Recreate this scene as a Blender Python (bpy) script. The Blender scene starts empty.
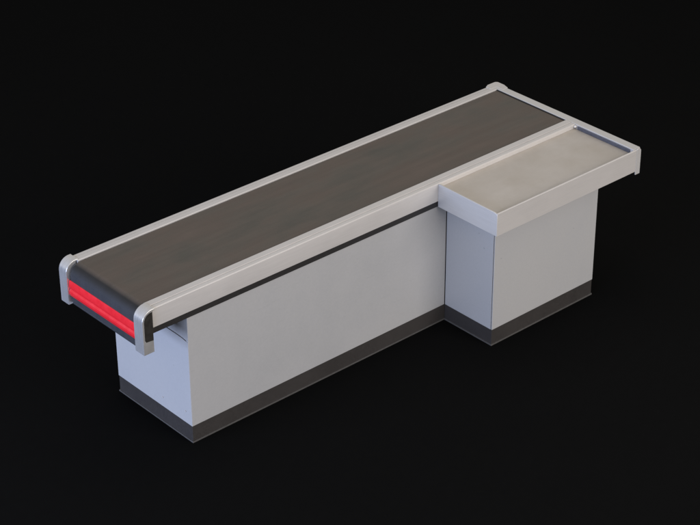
import bpy, bmesh, math
from mathutils import Vector, Matrix

scene = bpy.context.scene
COL = scene.collection
R = math.radians
ORIGIN = Vector((1.25, 0.15, 0.0))          # base of the counter on the floor

# ------------------------------------------------------------------ materials
def new_mat(name):
    m = bpy.data.materials.new(name)
    m.use_nodes = True
    nt = m.node_tree
    b = nt.nodes['Principled BSDF']
    return m, nt, b

def node(nt, kind, **kw):
    n = nt.nodes.new(kind)
    for k, v in kw.items():
        if k in n.inputs: n.inputs[k].default_value = v
        else: setattr(n, k, v)
    return n

def noise(nt, scale=(1, 1, 1), s=5.0, detail=4.0, rough=0.55):
    tc = nt.nodes.new('ShaderNodeTexCoord')
    mp = nt.nodes.new('ShaderNodeMapping')
    mp.inputs['Scale'].default_value = scale
    nt.links.new(tc.outputs['Object'], mp.inputs['Vector'])
    n = nt.nodes.new('ShaderNodeTexNoise')
    n.inputs['Scale'].default_value = s
    n.inputs['Detail'].default_value = detail
    n.inputs['Roughness'].default_value = rough
    nt.links.new(mp.outputs['Vector'], n.inputs['Vector'])
    return n.outputs['Fac']

def ramp(nt, fac, stops):
    r = nt.nodes.new('ShaderNodeValToRGB')
    e = r.color_ramp.elements
    while len(e) < len(stops): e.new(0.5)
    for el, (p, c) in zip(e, stops):
        el.position = p
        el.color = (c[0], c[1], c[2], 1) if hasattr(c, '__len__') else (c, c, c, 1)
    nt.links.new(fac, r.inputs['Fac'])
    return r.outputs['Color']

def mul(nt, a, b):
    m = nt.nodes.new('ShaderNodeMix'); m.data_type = 'RGBA'; m.blend_type = 'MULTIPLY'
    m.inputs[0].default_value = 1.0
    nt.links.new(a, m.inputs[6]); nt.links.new(b, m.inputs[7])
    return m.outputs[2]

def bump(nt, b, fac, strength, dist=0.001):
    n = nt.nodes.new('ShaderNodeBump')
    n.inputs['Strength'].default_value = strength
    n.inputs['Distance'].default_value = dist
    nt.links.new(fac, n.inputs['Height'])
    nt.links.new(n.outputs['Normal'], b.inputs['Normal'])

def tinted(name, col, var=0.06, metallic=0.0, rough=0.5, rvar=0.08, spec=0.5,
           stretch=(1, 1, 1), fine=60.0, bstr=0.05, blotch=2.2, blotch_var=0.05, dirt=None):
    m, nt, b = new_mat(name)
    f1 = noise(nt, stretch, fine, 3.0)
    f2 = noise(nt, (1, 1, 1), blotch, 5.0, 0.6)
    lo = [c * (1 - var) for c in col]; hi = [min(1, c * (1 + var)) for c in col]
    c1 = ramp(nt, f1, [(0.3, lo), (0.7, hi)])
    c2 = ramp(nt, f2, [(0.3, dirt or (1 - blotch_var,) * 3), (0.62, (1, 1, 1))])
    nt.links.new(mul(nt, c1, c2), b.inputs['Base Color'])
    rr = ramp(nt, f1, [(0.3, max(0.02, rough - rvar)), (0.7, min(1, rough + rvar))])
    nt.links.new(rr, b.inputs['Roughness'])
    b.inputs['Metallic'].default_value = metallic
    b.inputs['Specular IOR Level'].default_value = spec
    if bstr: bump(nt, b, f1, bstr)
    return m

def laminate():
    # grey laminate with faint handling marks: cloudy smears, a few hairline scratches, pin-head specks
    m, nt, b = new_mat('grey_laminate')
    fine = noise(nt, (1, 1, 1), 90, 3.0)
    cloud = noise(nt, (1, 1, 0.7), 1.8, 6.0, 0.62)
    hair = noise(nt, (3, 3, 70), 3.2, 2.0, 0.5)
    speck = noise(nt, (1, 1, 1), 34, 1.0, 0.3)
    c = ramp(nt, fine, [(0.3, (0.442, 0.440, 0.436)), (0.7, (0.460, 0.458, 0.454))])
    c = mul(nt, c, ramp(nt, cloud, [(0.32, (0.93, 0.93, 0.935)), (0.50, (0.985, 0.98, 0.98)), (0.66, (1.0, 0.99, 0.98))]))
    c = mul(nt, c, ramp(nt, hair, [(0.26, 0.93), (0.31, 1.0)]))
    c = mul(nt, c, ramp(nt, speck, [(0.16, 0.72), (0.19, 1.0)]))
    nt.links.new(c, b.inputs['Base Color'])
    nt.links.new(ramp(nt, cloud, [(0.3, 0.36), (0.7, 0.48)]), b.inputs['Roughness'])
    b.inputs['Specular IOR Level'].default_value = 0.35
    bump(nt, b, cloud, 0.10, 0.004)
    return m
M_PANEL = laminate()
M_ALU = tinted('satin_aluminium', (0.64, 0.610, 0.580), 0.05, metallic=0.22, rough=0.42, rvar=0.05, stretch=(0.6, 40, 40), fine=14, bstr=0.03, blotch=3.0, blotch_var=0.06)
M_ALUY = tinted('satin_aluminium_cross', (0.64, 0.625, 0.605), 0.05, metallic=0.30, rough=0.42, rvar=0.05, stretch=(40, 0.6, 40), fine=14, bstr=0.03, blotch=3.0, blotch_var=0.06)
M_CHROME = tinted('brushed_steel', (0.76, 0.74, 0.71), 0.07, metallic=0.62, rough=0.25, rvar=0.05, stretch=(4, 70, 2), fine=6, bstr=0.03, blotch=9, blotch_var=0.10)
M_TRAY = tinted('worn_stainless', (0.60, 0.555, 0.505), 0.03, metallic=0.35, rough=0.45, rvar=0.07, stretch=(1, 22, 22), fine=10, bstr=0.03, blotch=3.2, dirt=(0.86, 0.84, 0.80))
def belt_rubber():
    # colour by height: brown-grey top, near-black over the roller, grey front drop
    m, nt, b = new_mat('rubber_belt')
    fine = noise(nt, (1, 1, 1), 220, 3.0)
    blot = noise(nt, (0.8, 1.6, 1), 3.0, 6.0, 0.62)
    smear = noise(nt, (0.6, 9, 1), 3.0, 4.0, 0.6)
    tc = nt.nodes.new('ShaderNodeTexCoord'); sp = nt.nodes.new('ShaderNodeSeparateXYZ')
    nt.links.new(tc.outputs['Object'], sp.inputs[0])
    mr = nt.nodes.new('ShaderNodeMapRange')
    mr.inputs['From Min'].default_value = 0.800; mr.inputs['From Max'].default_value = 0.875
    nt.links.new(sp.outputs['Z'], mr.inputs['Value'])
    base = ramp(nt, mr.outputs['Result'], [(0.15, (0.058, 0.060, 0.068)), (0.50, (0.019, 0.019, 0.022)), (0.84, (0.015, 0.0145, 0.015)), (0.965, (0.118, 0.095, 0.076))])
    c = mul(nt, base, ramp(nt, fine, [(0.3, 0.86), (0.7, 1.0)]))
    c = mul(nt, c, ramp(nt, blot, [(0.30, (0.62, 0.72, 0.71)), (0.48, (0.86, 0.88, 0.86)), (0.58, (0.90, 0.86, 0.83)), (0.70, (1.0, 0.94, 0.92))]))
    c = mul(nt, c, ramp(nt, smear, [(0.35, 0.87), (0.65, 1.0)]))
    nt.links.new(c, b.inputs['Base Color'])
    nt.links.new(ramp(nt, blot, [(0.3, 0.42), (0.7, 0.54)]), b.inputs['Roughness'])
    bump(nt, b, fine, 0.10)
    return m
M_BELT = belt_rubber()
M_KICK = tinted('dark_plinth_laminate', (0.046, 0.041, 0.038), 0.08, rough=0.5, spec=0.4, fine=120, bstr=0.03, blotch=4, blotch_var=0.22)
M_TRIM = tinted('plinth_trim_plastic', (0.088, 0.083, 0.078), 0.08, rough=0.5, fine=60)
M_DARK = tinted('dark_painted_steel', (0.023, 0.021, 0.020), 0.1, rough=0.5, fine=100)
M_CORE = tinted('shadow_gap_board', (0.05, 0.05, 0.055), 0.1, rough=0.7, fine=80)
M_RED = tinted('glossy_red_plastic', (0.90, 0.026, 0.036), 0.04, rough=0.30, spec=0.5, fine=30, bstr=0.03, blotch=6, dirt=(0.92, 0.9, 0.9))
M_REFLECT = tinted('dark_cap_reflection', (0.060, 0.055, 0.048), 0.15, metallic=0.5, rough=0.35, fine=40)
M_INNER = tinted('blue_grey_wall_shade', (0.105, 0.112, 0.145), 0.10, metallic=0.3, rough=0.4, fine=40)
M_FLOOR = tinted('black_studio_floor', (0.0060, 0.0060, 0.0059), 0.03, rough=1.0, rvar=0.0, spec=0.0, fine=20, bstr=0.0, blotch_var=0.03)

# ------------------------------------------------------------------ mesh helpers
def add_box(bm, x0, x1, y0, y1, z0, z1):
    vs = [bm.verts.new(Vector((x, y, z)) - ORIGIN) for x in (x0, x1) for y in (y0, y1) for z in (z0, z1)]
    for f in ((0, 1, 3, 2), (4, 6, 7, 5), (0, 4, 5, 1), (2, 3, 7, 6), (0, 2, 6, 4), (1, 5, 7, 3)):
        bm.faces.new([vs[i] for i in f])

def add_prism(bm, pts, axis, a, b):
    """extrude a 2-D outline along an axis: pts are the other two coordinates in xyz order"""
    def mk(p, t):
        c = list(p); c.insert(axis, t)
        return bm.verts.new(Vector(c) - ORIGIN)
    A = [mk(p, a) for p in pts]; B = [mk(p, b) for p in pts]
    n = len(pts)
    bm.faces.new(A); bm.faces.new(B[::-1])
    for i in range(n):
        bm.faces.new((A[i], B[i], B[(i + 1) % n], A[(i + 1) % n]))

def arc(cx, cy, r, a0, a1, n=8):
    return [(cx + r * math.cos(R(a0 + (a1 - a0) * i / n)), cy + r * math.sin(R(a0 + (a1 - a0) * i / n))) for i in range(n + 1)]

def add_cyl(bm, c, axis, r, h, seg=20):
    rot = {0: Matrix.Rotation(R(90), 4, 'Y'), 1: Matrix.Rotation(R(90), 4, 'X'), 2: Matrix.Identity(4)}[axis]
    bmesh.ops.create_cone(bm, cap_ends=True, segments=seg, radius1=r, radius2=r * 0.8, depth=h,
                          matrix=Matrix.Translation(Vector(c) - ORIGIN) @ rot)

def obj(name, bm, mat, parent, bevel=0.002, seg=2, angle=35):
    bmesh.ops.recalc_face_normals(bm, faces=bm.faces)
    me = bpy.data.meshes.new(name); bm.to_mesh(me); bm.free()
    me.materials.append(mat)
    for p in me.polygons: p.use_smooth = True
    me.set_sharp_from_angle(angle=R(angle))
    o = bpy.data.objects.new(name, me); COL.objects.link(o)
    o.parent = parent
    if bevel:
        bv = o.modifiers.new('edge', 'BEVEL'); bv.width = bevel; bv.segments = seg
        bv.limit_method = 'ANGLE'; bv.angle_limit = R(angle); bv.harden_normals = True
    return o

def box(name, dims, mat, parent, bevel=0.002, seg=2):
    bm = bmesh.new(); add_box(bm, *dims)
    return obj(name, bm, mat, parent, bevel, seg)

# ------------------------------------------------------------------ dimensions (metres)
W, K = 0.624, 0.099
X1, X2, S = 1.740, 2.536, 0.363          # side cabinet start, both cabinets' far end, side depth
YN, YF = -0.0132, 0.6542                 # outer faces of the belt rails
BN, BF = 0.056, 0.594                    # belt edges
ZT = 0.880
XE = 2.7685
XI = XE - 0.055
TX, TY, TZ = 1.661, -0.4486, 0.8735      # tray end, tray front, tray rim
XF = -0.274

counter = bpy.data.objects.new('checkout_counter', None)
COL.objects.link(counter); counter.location = ORIGIN
counter['label'] = 'grey supermarket checkout counter with dark conveyor belt, metal rails, red front strip and side shelf'
counter['category'] = 'checkout counter'

# ---- main cabinet under the belt
TOP = 0.7365
main = box('main_cabinet', (0.006, X2 - 0.006, 0.006, W - 0.006, K - 0.002, TOP), M_CORE, counter, 0.001)
box('front_panel', (0.003, X1 - 0.002, 0.0, 0.018, K, TOP - 0.001), M_PANEL, main, 0.0015)
box('back_panel', (0.003, X2, W - 0.018, W, K, TOP - 0.001), M_PANEL, main, 0.0015)
box('far_end_panel', (X2 - 0.018, X2, 0.003, W - 0.021, K, TOP - 0.001), M_PANEL, main, 0.0015)
# near end: the lower cover plate ends in a line with a dipped corner, a strip above it sits a little deeper
bm = bmesh.new()
pts = [(0.0005, K), (W - 0.0005, K), (W - 0.0005, 0.6005), (0.10, 0.5995), (0.07, 0.5985), (0.045, 0.5965), (0.022, 0.5935), (0.0005, 0.5905)]
add_prism(bm, pts, 0, 0.0, 0.006)
plate = obj('end_panel', bm, M_PANEL, main, 0.0012)
bm = bmesh.new()
pts = [(0.0005, 0.5955), (0.022, 0.5985), (0.045, 0.6015), (0.07, 0.6035), (0.10, 0.6045), (W - 0.0005, 0.6055), (W - 0.0005, TOP - 0.001), (0.0005, TOP - 0.001)]
add_prism(bm, pts, 0, 0.0015, 0.006)
obj('upper_end_panel', bm, M_PANEL, main, 0.0008)
for y, z in ((0.239, 0.157), (0.0505, 0.168)):
    bm = bmesh.new(); add_cyl(bm, (-0.0012, y, z), 0, 0.0055, 0.003)
    obj('screw', bm, M_ALU, main, 0)
bm = bmesh.new()
add_box(bm, 0.002, X2 - 0.002, 0.002, W - 0.002, 0.008, K - 0.0005)
kick = obj('plinth', bm, M_KICK, counter, 0.0015)
box('base_trim', (-0.002, X2 + 0.002, -0.002, W + 0.002, 0.0, 0.008), M_TRIM, kick, 0.001)

# ---- side cabinet under the shelf
side = box('side_cabinet', (X1 + 0.006, X2 - 0.006, -S + 0.006, 0.0, K - 0.002, 0.760), M_CORE, counter, 0.001)
box('end_panel', (X1, X1 + 0.006, -S + 0.0095, -0.003, K, 0.759), M_PANEL, side, 0.0012)
box('front_panel', (X1 + 0.001, X2, -S, -S + 0.006, K, 0.759), M_PANEL, side, 0.0015)
box('far_end_panel', (X2 - 0.006, X2, -S + 0.0075, -0.006, K, 0.759), M_PANEL, side, 0.0012)
kick2 = box('plinth', (X1 + 0.002, X2 - 0.002, -S + 0.002, 0.001, 0.008, K - 0.0005), M_KICK, counter, 0.0015)
box('base_trim', (X1 - 0.002, X2 + 0.002, -S - 0.002, -0.003, 0.0, 0.0085), M_TRIM, kick2, 0.001)

# ---- belt deck
box('belt_chassis', (-0.212, XI - 0.004, -0.0075, 0.645, TOP + 0.0005, 0.846), M_DARK, counter, 0.002)
ZB = 0.8735
bm = bmesh.new()
r = 0.066; fx = -0.258
outer = [(XI - 0.008, ZB)] + arc(fx + r, ZB - r, r, 90, 180, 14) + [(fx, 0.660)] + arc(fx + 0.014, 0.660, 0.014, 180, 270, 5)
inner = [(-0.2135, 0.646), (-0.2135, 0.848), (XI - 0.008, 0.848)]
add_prism(bm, outer + inner, 1, BN + 0.003, BF - 0.004)
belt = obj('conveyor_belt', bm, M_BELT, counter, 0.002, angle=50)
# red strip across the belt's front end: two long ridges with a crease between
bm = bmesh.new()
z0, z1 = 0.695, 0.787
zm = 0.738
prof = [(-0.2585, z0), (-0.2615, z0 + 0.003), (-0.2675, z0 + 0.020), (-0.2665, zm - 0.012), (-0.2610, zm - 0.001), (-0.2610, zm + 0.001),
        (-0.2665, zm + 0.014), (-0.2648, z1 - 0.014), (-0.2615, z1 - 0.002), (-0.2585, z1)]
add_prism(bm, prof, 1, 0.052, 0.599)
obj('red_strip', bm, M_RED, counter, 0.0008, angle=20)

# ---- rails along the belt
def rail(outer, inner, sgn, zlow):
    # outline in y, z; sgn = direction from the outer face towards the belt
    w = abs(inner - outer)
    g = w * 0.36
    prof = [(0, zlow), (0, ZT - 0.006)] + [(0.005 - 0.005 * math.cos(R(a)), ZT - 0.0065 + 0.005 * math.sin(R(a))) for a in (20, 45, 70, 90)] \
        + [(g, ZT - 0.0015), (g + 0.001, ZT - 0.0045), (g + 0.004, ZT - 0.0045), (g + 0.005, ZT), (w - 0.003, ZT), (w, ZT - 0.003), (w, 0.848), (0.010, 0.848), (0.010, zlow)]
    bm = bmesh.new()
    add_prism(bm, [(outer + sgn * a, b) for a, b in prof], 0, -0.205, XI - 0.0005)
    return obj('side_rail', bm, M_ALU, counter, 0.0006, angle=40)
near_rail = rail(YN, BN, 1, 0.773)
far_rail = rail(YF, BF, -1, 0.773)

# ---- bent end caps at the belt's front
def cap(y0, y1):
    bm = bmesh.new()
    zt = ZT + 0.003; rr = 0.062
    prof = [(-0.1985, zt)] + arc(XF + rr, zt - rr, rr, 90, 180, 14) + [(XF, 0.646), (-0.2125, 0.646), (-0.2125, 0.873), (-0.1985, 0.873)]
    add_prism(bm, prof, 1, y0, y1)
    return obj('rail_end_cap', bm, M_CHROME, counter, 0.003, 3, angle=40)
near_cap = cap(-0.0235, 0.048)
far_cap = cap(0.602, 0.667)
def insert(par, y0, y1):  # added dark patch: the cap side's reflection of the floor put into colour
    bm = bmesh.new()
    rr = 0.046; x0 = XF + 0.010; zt = ZT - 0.010
    prof = [(-0.2145, zt - 0.002)] + arc(x0 + rr, zt - rr, rr, 86, 180, 10) + [(x0, 0.728), (x0 + 0.006, 0.716), (-0.2145, 0.712)]
    add_prism(bm, prof, 1, y0, y1)
    return obj('side_reflection', bm, M_REFLECT, par, 0.0006)
insert(near_cap, -0.0245, -0.020)  # added dark reflection patch, near cap
insert(far_cap, 0.664, 0.668)  # added dark reflection patch, far cap

# ---- rail across the far end
bm = bmesh.new()
prof = [(XI, 0.842), (XI, ZT - 0.002), (XI + 0.002, ZT), (XE - 0.008, ZT)] + arc(XE - 0.008, ZT - 0.008, 0.008, 75, 0, 4) + [(XE, 0.735), (XE - 0.035, 0.735), (XE - 0.035, 0.842)]
A = [(x, z) for x, z in prof]
add_prism(bm, A, 1, TY + 0.008, YF + 0.0)
end_rail = obj('end_rail', bm, M_ALUY, counter, 0.001, angle=40)
# near end of that rail: rounded plate
bm = bmesh.new()
prof = [(XE - 0.035, 0.7195), (XE + 0.002, 0.7195), (XE + 0.002, ZT - 0.028)] + arc(XE - 0.020, ZT - 0.024, 0.022, 5, 90, 7) + [(XE - 0.035, ZT - 0.002)]
add_prism(bm, prof, 1, TY - 0.0015, TY + 0.0075)
obj('end_plate', bm, M_ALUY, end_rail, 0.004, 3, angle=40)
box('inner_wall_shade', (XI - 0.007, XI - 0.0003, TY + 0.03, YN - 0.024, 0.8533, 0.8730), M_INNER, end_rail, 0.002)  # bluish shade on the rail's inner wall, put into a coloured strip
box('belt_end_shade', (XI - 0.006, XI - 0.0004, BN + 0.002, BF - 0.001, 0.8485, 0.8770), M_DARK, end_rail, 0.001)  # added dark strip, stands in for the shadow at the belt's far end
# raised corner cap where it meets the far belt rail
bm = bmesh.new()
x0, x1, y0, y1, cr = XI - 0.004, XE + 0.013, YF - 0.056, YF + 0.013, 0.020
outl = [(XI - 0.030, BF + 0.022), (XI + 0.016, BF + 0.022), (XI + 0.016, YF - 0.090), (XE + 0.0008, YF - 0.090), (x1, YF - 0.050)] + arc(x1 - cr, y1 - cr, cr, 0, 90, 6) + [(XI - 0.005, y1), (XI - 0.030, YF + 0.0008)]
add_prism(bm, outl, 2, 0.7355, ZT + 0.0018)
obj('corner_cap', bm, M_ALU, end_rail, 0.0015, 3, angle=50)

# ---- shelf beside the belt: sunken steel top inside a rim
tray = box('shelf_top', (TX + 0.008, XI - 0.0005, TY + 0.008, YN - 0.0005, 0.792, 0.853), M_TRAY, counter, 0.001)
bm = bmesh.new()
prof = [(TY, 0.7415), (TY, TZ - 0.004)] + arc(TY + 0.004, TZ - 0.004, 0.004, 180, 90, 4) + [(TY + 0.007, TZ), (TY + 0.0075, TZ - 0.001), (TY + 0.0075, 0.7415)]
add_prism(bm, prof, 0, TX + 0.0015, XE - 0.0352)
obj('shelf_apron', bm, M_ALU, counter, 0.0006, angle=40)
bm = bmesh.new()
ya, yb = TY + 0.0005, YN - 0.0003
outl = [(ya, 0.7405), (yb, 0.7405), (yb, TZ + 0.001), (yb - 0.006, TZ + 0.003), (ya + 0.03, TZ + 0.001), (ya + 0.012, TZ - 0.001), (ya + 0.003, TZ - 0.006), (ya, TZ - 0.012)]
add_prism(bm, outl, 0, TX - 0.001, TX + 0.0075)
obj('shelf_end_board', bm, M_ALUY, counter, 0.0018, 3, angle=40)
box('shelf_underside', (TX + 0.0085, XE - 0.036, TY + 0.0085, YN - 0.001, 0.762, 0.7915), M_DARK, counter, 0.001)
# small bright fixing in the shelf's inner corner
bm = bmesh.new()
bmesh.ops.create_uvsphere(bm, u_segments=20, v_segments=12, radius=0.0095, matrix=Matrix.Translation(Vector((XI - 0.006, YN - 0.007, 0.866)) - ORIGIN))
obj('corner_stud', bm, M_CHROME, tray, 0)

# ------------------------------------------------------------------ floor
bm = bmesh.new()
bmesh.ops.create_grid(bm, x_segments=1, y_segments=1, size=60)
me = bpy.data.meshes.new('floor'); bm.to_mesh(me); bm.free(); me.materials.append(M_FLOOR)
fl = bpy.data.objects.new('floor', me); COL.objects.link(fl); fl.location = (1.2, 0.2, -0.001)
fl['kind'] = 'structure'

# ------------------------------------------------------------------ light
world = bpy.data.worlds.new('World'); scene.world = world
world.use_nodes = True
bg = world.node_tree.nodes['Background']
bg.inputs['Color'].default_value = (1.0, 0.98, 0.955, 1); bg.inputs['Strength'].default_value = 0.40

def lamp(name, loc, target, power, size, col):
    l = bpy.data.lights.new(name, 'AREA'); l.energy = power; l.shape = 'RECTANGLE'
    l.size, l.size_y = size; l.color = col
    o = bpy.data.objects.new(name, l); COL.objects.link(o); o.location = loc
    o.rotation_euler = (Vector(target) - Vector(loc)).to_track_quat('-Z', 'Y').to_euler()
    return o
T = (1.2, 0.1, 0.6)
lamp('overhead_lamp', (2.2, 1.2, 7.5), T, 70, (4.5, 3.5), (1.0, 0.955, 0.90))
lamp('front_lamp', (2.4, -8.2, 3.5), (0.9, 0.0, 0.6), 490, (7.0, 4.2), (1.0, 0.945, 0.915))
lamp('end_lamp', (-7.2, 0.3, 1.75), (0.5, 0.2, 0.5), 765, (8.0, 3.3), (0.545, 0.665, 1.0))

# ------------------------------------------------------------------ camera (fitted)
cam = bpy.data.cameras.new('camera'); co = bpy.data.objects.new('camera', cam); COL.objects.link(co)
cam.sensor_width = 36.0; cam.lens = 1954.73 / 700 * 36.0
cam.clip_end = 500
rt = Vector((0.7473196, -0.66444985, -0.00445058)); up = Vector((0.33834994, 0.37476706, 0.86317378)); fw = Vector((0.57186776, 0.64657254, -0.50488733))
mw = Matrix(((rt.x, up.x, -fw.x, -4.69197636), (rt.y, up.y, -fw.y, -6.49249913), (rt.z, up.z, -fw.z, 5.70215818), (0, 0, 0, 1)))
co.matrix_world = mw
scene.camera = co

scene.view_settings.view_transform = 'Standard'
scene.view_settings.look = 'None'
scene.view_settings.exposure = 0.0
scene.view_settings.gamma = 1.0
scene.render.engine = 'CYCLES'
